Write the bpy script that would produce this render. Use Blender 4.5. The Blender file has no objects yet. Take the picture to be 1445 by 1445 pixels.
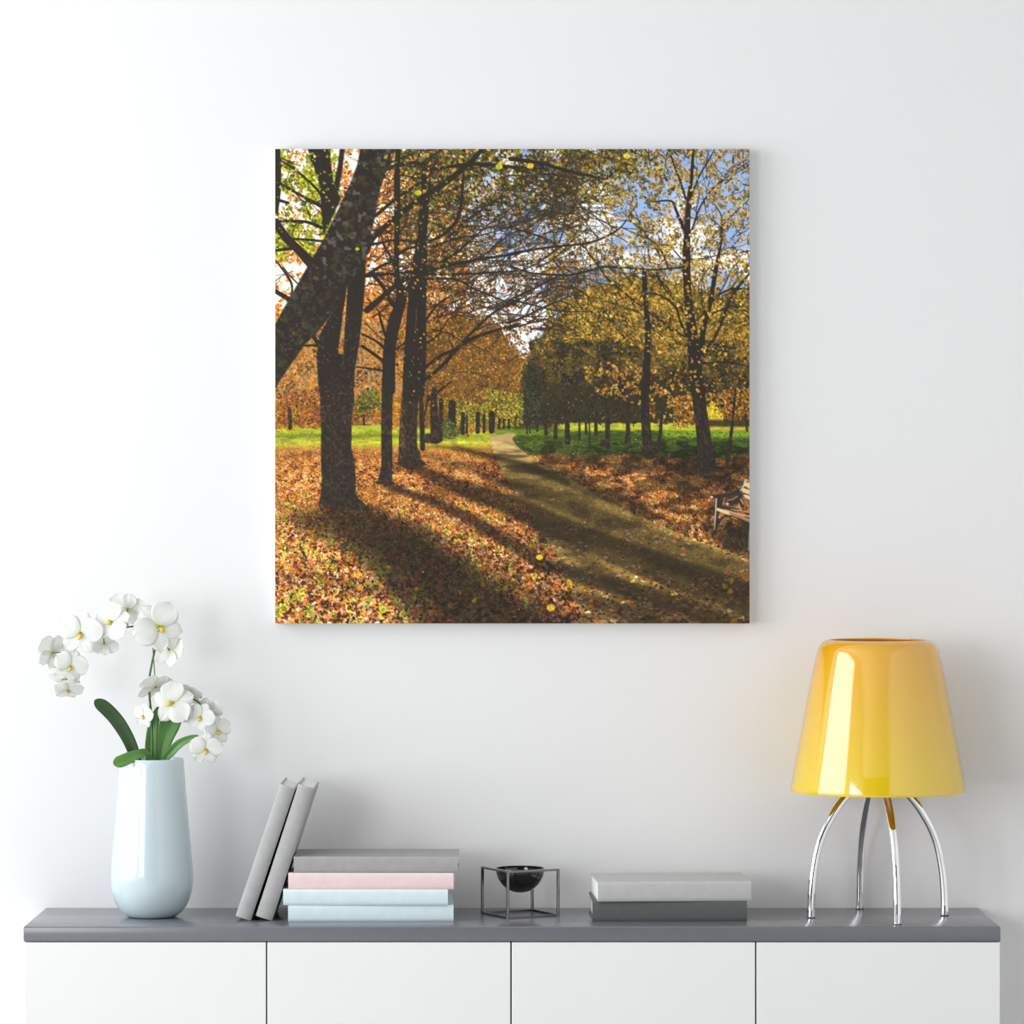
# An autumn canvas print over a white sideboard with orchid, books, bowl and lamp
SKY_L=(4.5,7.5); EXPOSURE=0.0; PRINT_GAIN=1.0
import numpy as np
# ---- the printed picture: an autumn avenue, painted as colour values (x, y run like the print's own millimetre grid)
def paint_print():
    SS=2; OX,OY=388.0,210.0; N=670*SS
    rng=np.random.RandomState(7)
    img=np.zeros((N,N,3),np.float32)
    yy,xx=np.mgrid[0:N,0:N].astype(np.float32)
    FX=xx/SS+OX; FY=yy/SS+OY
    def noise(cell,seed,octs=3,ax=1.0):
        r=np.random.RandomState(seed); out=np.zeros((N,N),np.float32); amp=1.0; tot=0
        for o in range(octs):
            cx=max(2.0,cell*ax*SS/2**o); cy=max(2.0,cell*SS/2**o)
            g=r.rand(int(N/cy)+3,int(N/cx)+3).astype(np.float32)
            u=np.arange(N)/cx; v=np.arange(N)/cy
            ui=u.astype(int); vi=v.astype(int); fu=u-ui; fv=v-vi
            fu=(fu*fu*(3-2*fu)).astype(np.float32)[None,:]; fv=(fv*fv*(3-2*fv)).astype(np.float32)[:,None]
            a=g[vi][:,ui]; b=g[vi][:,ui+1]; c=g[vi+1][:,ui]; d=g[vi+1][:,ui+1]
            out+=amp*((a*(1-fu)+b*fu)*(1-fv)+(c*(1-fu)+d*fu)*fv); tot+=amp; amp*=0.55
        return out/tot
    def sm(a,b,x): 
        t=np.clip((x-a)/(b-a),0,1); return t*t*(3-2*t)
    def polymask(pts):
        P=[((x-OX)*SS,(y-OY)*SS) for x,y in pts]
        m=np.zeros((N,N),bool)
        x0=max(0,int(min(p[0] for p in P))); x1=min(N,int(max(p[0] for p in P))+2)
        y0=max(0,int(min(p[1] for p in P))); y1=min(N,int(max(p[1] for p in P))+2)
        if x1<=x0 or y1<=y0: return m
        X=xx[y0:y1,x0:x1]; Y=yy[y0:y1,x0:x1]; s=np.zeros(X.shape,bool)
        for i in range(len(P)):
            ax,ay=P[i]; bx,by=P[(i+1)%len(P)]
            if ay==by: continue
            c=((ay>Y)!=(by>Y))&(X<(bx-ax)*(Y-ay)/(by-ay)+ax); s^=c
        m[y0:y1,x0:x1]=s; return m
    def blur(m,r):
        r=int(r*SS)
        if r<1: return m
        k=2*r+1
        for ax in (0,1):
            for _ in range(2):
                p=np.pad(m,[(r+1,r) if a==ax else (0,0) for a in (0,1)],mode='edge')
                c=np.cumsum(p,axis=ax,dtype=np.float64)
                m=((c[k:]-c[:-k]) if ax==0 else (c[:,k:]-c[:,:-k]))/k
                m=m.astype(np.float32)
        return m
    def smooth(pts,n=6):
        if len(pts)<3: return pts
        out=[]; P=[pts[0]]+list(pts)+[pts[-1]]
        for i in range(1,len(P)-2):
            a,b,c,d=P[i-1],P[i],P[i+1],P[i+2]
            for k in range(n):
                t=k/n
                out.append(tuple(0.5*(2*b[j]+(c[j]-a[j])*t+(2*a[j]-5*b[j]+4*c[j]-d[j])*t*t+(3*b[j]-a[j]-3*c[j]+d[j])*t**3) for j in range(len(b))))
        out.append(pts[-1]); return out
    def stroke_cov(pts,target,bx=None):
        # pts: (x,y,width); writes coverage into target by max
        for (x0,y0,w0),(x1,y1,w1) in zip(pts[:-1],pts[1:]):
            ax,ay,bx_,by=(x0-OX)*SS,(y0-OY)*SS,(x1-OX)*SS,(y1-OY)*SS
            W=max(w0,w1)*SS/2+2
            i0=max(0,int(min(ax,bx_)-W)); i1=min(N,int(max(ax,bx_)+W)+2)
            j0=max(0,int(min(ay,by)-W)); j1=min(N,int(max(ay,by)+W)+2)
            if i1<=i0 or j1<=j0: continue
            X=xx[j0:j1,i0:i1]; Y=yy[j0:j1,i0:i1]
            dx,dy=bx_-ax,by-ay; L=dx*dx+dy*dy+1e-6
            t=np.clip(((X-ax)*dx+(Y-ay)*dy)/L,0,1)
            d=np.hypot(X-ax-t*dx,Y-ay-t*dy)
            w=(w0+(w1-w0)*t)*SS/2
            c=np.clip(w-d+0.5,0,1)*np.clip(w*1.6,0.25,1)
            np.maximum(target[j0:j1,i0:i1],c,out=target[j0:j1,i0:i1])
    def dabs(n,dens,size,pal,asp=(0.5,0.9),flat=False,jit=18,lum=None,seed=0,cl=None,persp=None,alpha=1.0):
        r=np.random.RandomState(seed+100); n=int(n*1.3); gs=0.72
        ry=np.flatnonzero(dens.any(1)); rx=np.flatnonzero(dens.any(0))
        if len(ry)==0: return
        px=r.randint(rx[0],rx[-1]+1,n*4); py=r.randint(ry[0],ry[-1]+1,n*4)
        k=r.rand(n*4)<dens[py,px]; px=px[k][:n]; py=py[k][:n]; m=len(px)
        if m==0: return
        pal=np.array(pal,np.float32); K=len(pal)
        if cl is not None:
            q=np.clip(cl[py,px]*1.7-0.35+r.normal(0,0.22,m),0,0.999)
        else: q=r.rand(m)
        col=pal[(q*K).astype(int)]+r.normal(0,jit,(m,1))+r.normal(0,jit*0.35,(m,3))
        if lum is not None: col=col*lum[py,px][:,None]
        s=gs*(size[0]+(size[1]-size[0])*r.rand(m)**1.6)
        if persp is not None: s=s*persp[py,px]
        s=np.clip(s*SS/2,0.8,16)
        a=np.minimum(np.ceil(s),16).astype(int)
        ang=r.rand(m)*np.pi if not flat else r.normal(0,0.35,m)
        ap=asp[0]+(asp[1]-asp[0])*r.rand(m)
        order=np.argsort(py) if persp is not None else np.arange(m)
        for A in np.unique(a):
            idx=order[a[order]==A]
            o=np.arange(-A,A+1); OYY,OXX=np.meshgrid(o,o,indexing='ij'); OYY=OYY.ravel(); OXX=OXX.ravel()
            for c0 in range(0,len(idx),4000):
                I=idx[c0:c0+4000]
                ca,sa=np.cos(ang[I])[:,None],np.sin(ang[I])[:,None]
                u=(OXX*ca+OYY*sa)/s[I][:,None]; v=(-OXX*sa+OYY*ca)/(s[I]*ap[I])[:,None]
                lo=1+0.35*np.sin(3*np.arctan2(v,u)+ang[I][:,None]*5)
                M=(u*u+v*v)<lo
                X=px[I][:,None]+OXX; Y=py[I][:,None]+OYY
                M&=(X>=0)&(X<N)&(Y>=0)&(Y<N)
                sh=1+0.22*np.clip(v,-1,1)*np.sign(np.sin(ang[I]*17))[:,None]
                C=col[I][:,None,:]*sh[:,:,None]
                if alpha<1: img[Y[M],X[M]]=img[Y[M],X[M]]*(1-alpha)+alpha*C[M]
                else: img[Y[M],X[M]]=C[M]
    def put(mask,col,tex=0.0,seed=1,cell=3,ax=1.0):
        c=np.array(col,np.float32)[None,None,:]*np.ones((N,N,1),np.float32)
        if tex: c=c*(1+tex*(noise(cell,seed,3,ax)-0.5)*2)[:,:,None]
        m=mask.astype(np.float32)[:,:,None]
        img[:]=img*(1-m)+c*m
    n1=noise(60,1); n2=noise(22,2); n3=noise(9,3,2); n4=noise(36,4,3)
    # ---------- sky
    t=sm(560,760,FX)[:,:,None]
    warm=np.array([255,247,232],np.float32); blue=np.array([142,178,236],np.float32); wht=np.array([250,250,250],np.float32)
    cloud=np.clip(sm(0.46,0.66,noise(40,5,4,1.6)+0.22*sm(370,470,FY)+0.25*sm(800,720,FX)*sm(330,400,FY)),0.10,1)[:,:,None]
    img[:]=warm*(1-t)+(blue*(1-cloud)+wht*cloud)*t
    # ---------- far hedge and field
    put(sm(540,575,FY+26*(n2-.5)),(84,66,34),0.4,11,5)
    dabs(2500,((FY>560)&(FY<604)).astype(np.float32),(2,6),[(150,95,35),(190,130,40),(95,80,35),(70,60,30)],seed=1)
    wob=6*(n3-.5)
    grassL=sm(598,602,FY)*sm(712,690,FX+wob)
    put(grassL,(178,184,48),0.30,12,3,4)
    put(blur(((FY+wob>612)&(FY+wob<618)&(FX<660)).astype(np.float32),1.5)*.8,(92,112,24),0.3,13,2,6)
    put(blur(((FY>598)&(FY<606)&(FX>520)&(FX<700)).astype(np.float32),1.5),(178,192,60),0.2,14,2,5)
    for b in ((500,588,560,598,(205,190,190)),(556,590,580,599,(190,170,170)),(652,592,690,600,(180,165,170)),(860,590,880,597,(165,165,185)),(735,597,760,604,(170,160,195))):
        put((FX>b[0])&(FX<b[2])&(FY>b[1])&(FY<b[3]),b[4],0.35,15,3)
    fr=sm(695,712,FX+wob)*sm(600,604,FY)
    put(fr,(62,80,26),0.40,16,2.5,3)
    put(blur(((FY+wob>606)&(FY+wob<614)&(FX>700)&(FX<800)).astype(np.float32),2)*.8,(132,160,36),.3,19,2,5)
    put(blur(((FY+wob>630)&(FX>720)).astype(np.float32),4)*.6,(48,58,24),.4,20,3,3)
    put(blur(((FX>800)&(FY>598)&(FY+wob*.6<608)).astype(np.float32),1.2),(172,186,36),0.25,17,2,5)
    put(blur(((FX>985)&(FY>601)&(FY<609)).astype(np.float32),1.5),(170,150,66),0.25,18,2,4)
    put(blur(((FX>935)&(FY>608)&(FY+wob<617)).astype(np.float32),1.5),(136,168,34),0.25,18,2,6)
    dabs(2600,((FX>720)&(FY>608)&(FY<655)).astype(np.float32),(2,4),[(40,50,22),(56,74,26),(78,98,30),(104,122,38)],flat=True,asp=(.3,.5),seed=2)
    dabs(1200,((FX<700)&(FY>604)&(FY<640)).astype(np.float32),(2,5),[(120,136,34),(176,186,46),(206,190,58),(206,160,56)],flat=True,asp=(.25,.4),seed=3)
    # ---------- ground: leaf litter, path, light and shade of the scene in the print
    hor=596.0
    persp=np.clip((FY-hor)/190.0,0.14,1.6)
    left_edge=[(716,611),(690,616),(698,642),(709,668),(724,692),(743,716),(762,749),(786,783),(810,835),(824,890)]
    right_edge=[(1100,900),(1100,806),(1058,787),(1000,768),(929,740),(857,706),(810,678),(762,654),(730,630),(721,618),(735,611)]
    path=blur(polymask(left_edge+right_edge).astype(np.float32),2+0)
    path=sm(.30,.70,path+.55*(noise(7,22,3)-.5)*sm(640,760,FY))
    litter=sm(622,640,FY+8*(n2-0.5)+sm(700,760,FX)*sm(960,800,FX)*-6)
    litterR=sm(636,652,FY-(FX-760)*0.012+14*(n2-.5))
    lit_mask=np.where(FX<720,litter,litterR)
    base=np.array([156,96,40],np.float32)
    m=lit_mask[:,:,None]*(1-path[:,:,None]); img[:]=img*(1-m)+base*m
    m=path[:,:,None]; img[:]=img*(1-m)+np.array([160,130,66],np.float32)*(0.72+0.56*noise(1.6,21,2))[:,:,None]*m
    m=(sm(604,612,FY)*sm(665,625,FY))[:,:,None]*path[:,:,None]*0.8
    img[:]=img*(1-m)+np.array([196,166,112],np.float32)*m
    # shade map (1 = sunlit)
    S=np.ones((N,N),np.float32)
    def shade(pts,soft,k):
        nonlocal S
        q=blur(polymask(pts).astype(np.float32),soft)
        S=S*(1-q*k)
    def lane(a,b,w0,w1,soft,k):
        nonlocal S
        q=np.zeros((N,N),np.float32); pts=smooth([(p[0],p[1],w0+(w1-w0)*i/(len(a)-1)) for i,p in enumerate(a)]); stroke_cov(pts,q)
        S=S*(1-blur(q,soft)*k)
    shade([(400,726),(452,716),(540,716),(600,745),(650,790),(720,840),(800,868),(840,900),(600,900),(560,850),(515,800),(470,765),(420,745)],8,.66)
    shade([(500,745),(600,742),(700,800),(800,850),(850,885),(640,890),(560,850)],10,.45)
    shade([(690,652),(760,656),(850,706),(920,744),(840,752),(770,742),(725,695)],7,.34)
    shade([(800,790),(850,800),(1058,880),(1058,900),(850,900)],10,.30)
    lane([(480,720),(560,770),(640,830),(720,890)],0,44,70,7,.60)
    lane([(390,812),(470,822),(540,838)],0,8,20,6,.35)
    lane([(545,684),(600,704),(660,730),(720,766),(770,800)],0,9,22,2.0,.74)
    lane([(580,656),(640,684),(720,712),(800,748),(900,790),(1060,850)],0,14,46,2.5,.70)
    lane([(600,640),(680,668),(780,706),(880,744),(1060,812)],0,5,34,3,.50)
    lane([(640,630),(720,652),(800,678),(900,716)],0,5,22,2.5,.55)
    lane([(612,628),(680,640),(740,656),(800,680)],0,3,10,1.5,.5)
    lane([(700,618),(760,640),(800,662)],0,3,8,1.5,.35)
    lane([(640,690),(720,724),(800,770),(880,830),(960,890)],0,8,26,4,.5)
    lane([(780,800),(850,822),(940,848),(1060,890)],0,18,30,3.5,.74)
    lane([(800,838),(900,872),(1000,900)],0,16,30,4,.6)
    lane([(760,742),(860,764),(940,790),(1060,836)],0,20,24,3,.55)
    lane([(930,790),(1000,826),(1060,856)],0,16,20,4,.4)
    shade([(820,636),(1060,636),(1060,680),(1010,700),(960,690),(900,662),(830,650)],9,.5)
    shade([(990,730),(1060,738),(1060,775),(1000,765)],5,.55)
    streak=sm(.50,.66,noise(7,33,3,7.0)); S=S*(1-0.62*streak*sm(622,640,FY)*sm(740,650,FY)*np.clip(path+.35,0,1))
    S=S*(1-.35*sm(.52,.64,noise(11,37,3,3.0))*sm(640,660,FY)*sm(520,620,FX))
    S=np.clip(S*(0.86+0.28*n3),0,1.1)
    lum=0.22+0.92*S
    dapple=sm(.42,.62,noise(8,36,3,2.0))
    lum=np.where((FX>760)&(path<.5)&(FY<780),lum*(0.55+0.45*dapple),lum)
    img[:]=np.where((FY>622)[:,:,None],img*lum[:,:,None],img)
    LP=[(50,34,24),(84,48,26),(132,72,30),(176,96,36),(206,118,42),(222,144,70),(226,174,120),(190,144,100),(206,162,56)]
    notpath=lit_mask*(1-path)
    dens=np.clip(notpath,0,1)
    cl=noise(6,31,2)*.6+n2*.4
    dabs(16000,dens*(FY<690),(7,15),LP,asp=(.3,.6),flat=True,lum=lum,seed=4,cl=cl,persp=persp,jit=16)
    dabs(15000,dens*(FY>680),(4.6,10.5),LP,asp=(.35,.7),lum=lum,seed=5,cl=cl,persp=persp,jit=20)
    dabs(9000,dens*(FY>650),(3,7.5),[(50,34,24),(70,44,28),(235,190,140),(240,160,70),(120,60,28),(224,110,40)],asp=(.3,.7),lum=lum,seed=15,persp=persp,jit=20)
    gap=sm(.52,.72,noise(3.2,38,2,1.4))*sm(680,780,FY)*notpath*.6
    img[:]=img*(1-gap[:,:,None]*.55)+np.array([44,36,30],np.float32)*gap[:,:,None]*.55
    gl=np.clip(sm(.53,.62,noise(13,34,3))*((FY>700)|(FX<560))*.8,0,1)*notpath*(FX<760)
    gl=np.maximum(gl,np.clip(1-np.hypot((FX-420)/62,(FY-732)/28),0,1)*1.6)
    gl=np.maximum(gl,notpath*(FX<690)*sm(668,626,FY)*.7)
    gl=np.clip(gl,0,1)
    dabs(1500,gl*0.95,(4,9),[(96,120,28),(140,160,36),(176,190,50),(206,190,60)],asp=(.25,.5),lum=lum,seed=6,persp=persp)
    dabs(2600,notpath*(FX>760)*(FY<760),(2.5,6),[(44,46,20),(70,74,26),(120,90,34),(176,110,46),(190,130,60)],asp=(.3,.6),flat=True,lum=lum*0.9,seed=16,persp=persp)
    # scattered leaves on the path
    pd=path*sm(660,720,FY)*(0.25+0.75*sm(.45,.65,n4))
    dabs(620,pd,(5,10),LP[2:]+[(230,190,150)],asp=(.35,.6),flat=True,lum=lum*1.05,seed=7,persp=persp)
    dabs(700,pd,(3,6),[(48,36,26),(66,48,30)],asp=(.35,.6),flat=True,seed=8,persp=persp)
    dabs(12,((FY>780)).astype(np.float32),(8,10),[(226,170,40),(214,150,40),(230,190,60)],asp=(.7,.9),lum=np.clip(lum*1.2,.5,1.1),seed=9,persp=persp,jit=8)
    dabs(900,((FX<690)&(FY>612)&(FY<650)).astype(np.float32)*(1-path),(3,6),[(196,120,40),(214,150,54),(150,84,32)],flat=True,asp=(.25,.45),persp=np.maximum(persp,.3),seed=61)
    dabs(500,((FX>740)&(FY>625)&(FY<660)).astype(np.float32)*(1-path),(3,6),[(120,80,34),(80,70,28),(60,50,26)],flat=True,asp=(.25,.45),persp=np.maximum(persp,.3),seed=62)
    # ---------- foliage masses behind the trunks
    def mass(pts,soft,col,tex,seed):
        q=blur(polymask(pts).astype(np.float32),soft); q=sm(.42,.60,q+1.0*(noise(13,seed,3)-.5)+.5*(noise(4,seed+300,2)-.5)); return q
    OR=[(92,54,22),(140,78,24),(186,104,28),(216,132,36),(232,158,58),(200,120,40)]
    # left orange crowns
    mo=mass([(380,440),(470,400),(560,420),(640,440),(700,470),(735,500),(745,560),(720,600),(640,612),(560,600),(380,604)],6,None,0,41)
    put(mo*.72,(150,98,38),.45,40,4)
    dabs(21000,mo,(2.4,5.6),[(84,54,22),(128,76,24),(168,100,28),(198,126,32),(216,150,44),(150,110,34)],seed=21,cl=n2*.6+n3*.4,jit=16)
    # upper left bright crown of scattered leaves, sky between
    ul=((FX<660)&(FY<470)).astype(np.float32)*(1-.8*sm(490,440,FX)*sm(360,320,FY))*sm(.40,.56,noise(14,42,3)+.08*sm(500,600,FX))
    dabs(7000,ul*sm(470,430,FY),(3,7.5),[(176,84,24),(206,118,34),(226,146,52),(236,172,84),(190,110,50),(120,70,26)],seed=22,cl=n2*.5+n3*.5)
    gl2=((FX<480)&(FY<370)).astype(np.float32)*sm(.44,.55,noise(12,43,3))
    dabs(2600,gl2,(3,8),[(84,92,20),(140,150,24),(180,186,40),(206,196,66),(110,104,24)],seed=23)
    # middle top canopy
    mt=((FX>540)&(FX<820)&(FY<520)).astype(np.float32)*sm(.38,.53,noise(9,44,3)+.10*sm(720,620,FX)-.05*sm(450,500,FY)*sm(690,720,FX))
    dabs(9000,mt,(2.5,6),[(88,56,26),(128,78,30),(160,98,34),(188,124,50),(120,84,30),(90,78,30)],seed=24,cl=n3)
    tm=sm(330,240,FY+40*(n4-.5)+.16*(FX-740))*(FX>560)*sm(985,820,FX+70*(n2-.5))
    dabs(6500,tm*sm(.33,.48,noise(9,45,3)),(3,7),[(52,50,26),(74,70,30),(98,92,34),(130,116,40),(62,60,28)],seed=25)
    dabs(260,tm,(4,8),[(196,160,40),(214,180,60),(170,140,44)],seed=26)
    # brown crown beside the gap
    mb=mass([(590,470),(640,445),(690,450),(725,485),(738,520),(738,575),(700,604),(590,600)],12,None,0,46)
    put(mb*.75,(96,66,26),.4,47,4)
    dabs(14000,mb,(2,4.6),[(80,56,24),(118,78,26),(152,98,30),(184,124,36),(200,148,50),(110,88,30)],seed=27,cl=n3*.5+n2*.5)
    # right golden crowns
    mr=mass([(735,570),(745,500),(780,455),(810,415),(850,400),(930,390),(1010,420),(1100,400),(1100,640),(735,604)],12,None,0,48)*(FY<600)
    put(mr*.9,(64,56,28),.45,49,5)
    GP=[(46,42,26),(64,56,28),(88,72,30),(120,94,32),(154,118,38),(188,148,50)]
    crl=np.clip(1.12-.62*sm(450,580,FY+20*(n2-.5)),.4,1.2)*(.62+.62*n4)*(.7+.55*n2)
    dabs(20000,mr,(2.2,6),GP,seed=28,cl=n2*.6+n3*.4,lum=crl)
    dab_gap=sm(.56,.7,noise(6,57,3))*mr*sm(440,520,FY)
    put(dab_gap*.6,(50,46,28),.2,58,3)
    ur=((FX>770)&(FY<480)).astype(np.float32)*sm(.40,.55,noise(9,50,3)+.22*sm(320,430,FY)-.01)
    dabs(9000,ur,(2.5,6),[(84,70,30),(124,98,34),(160,122,38),(190,146,44),(214,172,62),(110,92,40)],seed=29,cl=n3*.5+n2*.5)
    # dark undersides of the right row and the conifer
    dk=mass([(730,604),(732,560),(740,520),(752,505),(765,540),(800,545),(850,535),(930,530),(985,560),(985,604)],9,None,0,51)*(FY<604)
    put(dk*.80,(48,44,28),.3,52,4)
    dabs(1500,dk,(2,5),[(40,40,28),(56,52,28),(80,68,30),(104,84,32)],seed=30)
    strip=blur(((FX>770)&(FY>597+3*(n3-.5))&(FY<606)).astype(np.float32),.8)*sm(765,800,FX)
    put(strip,(190,190,54),.35,59,2,4)
    dabs(500,polymask([(735,560),(800,575),(985,575),(985,600),(735,606)]).astype(np.float32)*sm(.45,.6,n3),(2,4),[(34,36,24),(48,46,28),(70,62,30)],seed=41)
    con=polymask([(752,503),(758,540),(764,592),(736,594),(744,545)]).astype(np.float32)
    put(blur(con,3)*.8*sm(.25,.6,n3+.2),(42,44,30),.3,53,3)
    dabs(300,con,(2,4),[(36,38,28),(50,54,30),(66,70,34)],seed=31)
    lg=mass([(640,560),(700,545),(738,560),(735,602),(650,604)],4,None,0,54)
    dabs(1500,polymask([(628,572),(690,548),(738,556),(737,600),(640,602)]).astype(np.float32)*sm(.3,.55,n2+.12),(2,4.5),[(74,76,26),(128,124,36),(164,156,46),(190,170,50),(96,98,30)],seed=32)
    dabs(700,mass([(590,560),(640,560),(660,590),(600,600)],3,None,0,55),(2,5),[(200,150,30),(226,180,50),(170,110,30)],seed=33)
    dabs(300,polymask([(815,520),(870,505),(960,535),(975,590),(940,604),(900,570),(850,560)]).astype(np.float32)*sm(.4,.6,n3),(4,7.5),[(184,134,52),(166,118,42),(140,98,34),(196,150,66)],asp=(.5,.8),seed=34)
    dabs(800,polymask([(950,560),(1060,545),(1060,602),(950,604)]).astype(np.float32),(3,6),[(176,112,36),(206,140,50),(140,92,34),(96,74,30)],seed=35)
    dabs(260,polymask([(990,585),(1005,565),(1020,588),(1020,602),(993,602)]).astype(np.float32),(3,6),[(226,196,36),(200,170,30),(236,206,60)],seed=36,jit=8)
    put(blur(((FX>985)&(FY>592)&(FY<602)).astype(np.float32),1),(64,56,34),.4,56,3)
    dabs(220,polymask([(392,560),(450,545),(480,575),(480,600),(392,598)]).astype(np.float32)*.8,(3,6),[(120,62,30),(160,86,40),(96,52,28)],seed=37)
    dabs(220,polymask([(495,560),(530,548),(545,580),(500,585)]).astype(np.float32),(3,6),[(52,64,28),(80,94,34),(120,120,36)],seed=38)
    # bush on the left of the path
    # ---------- trunks and branches
    T=np.zeros((N,N),np.float32)
    TL=lambda *a:[(380+x*.2422,200+y*.2422,w*.2422) for x,y,w in a]
    TR=lambda *a:[(720+x*.2422,200+y*.2422,w*.2422) for x,y,w in a]
    BL=lambda *a:[(380+x*.2422,540+y*.2422,w*.2422) for x,y,w in a]
    BR=lambda *a:[(720+x*.2422,540+y*.2422,w*.2422) for x,y,w in a]
    far=[BL((1128,180,22),(1126,292,24)),BL((1150,190,12),(1150,290,14)),BL((1215,180,24),(1213,285,26)),BL((1250,190,16),(1250,285,18)),BL((1295,180,34),(1295,280,34)),BL((1340,210,14),(1338,265,14)),BL((1365,215,12),(1365,262,12)),BL((1395,215,16),(1395,262,18)),
      BL((1065,120,44),(1062,250,44)),BL((118,150,20),(122,262,24)),BL((550,190,12),(552,242,14)),
      BR((30,200,8),(30,260,8)),BR((95,180,10),(97,295,10)),BR((110,180,8),(112,290,8)),BR((160,200,12),(157,280,14)),BR((205,180,20),(208,300,20)),BR((265,150,20),(263,322,24)),BR((330,150,26),(332,345,32)),BR((402,180,12),(402,330,14)),BR((440,200,14),(440,295,16)),BR((457,150,8),(463,395,10)),BR((500,180,18),(497,300,22)),BR((565,100,28),(566,368,30)),BR((685,100,24),(685,345,28)),
      BR((885,150,16),(875,270,20),(860,385,26)),BR((1370,190,14),(1378,280,14)),BR((1312,40,10),(1290,260,18),(1262,470,20))]
    for s in far: stroke_cov(s,T)
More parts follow.
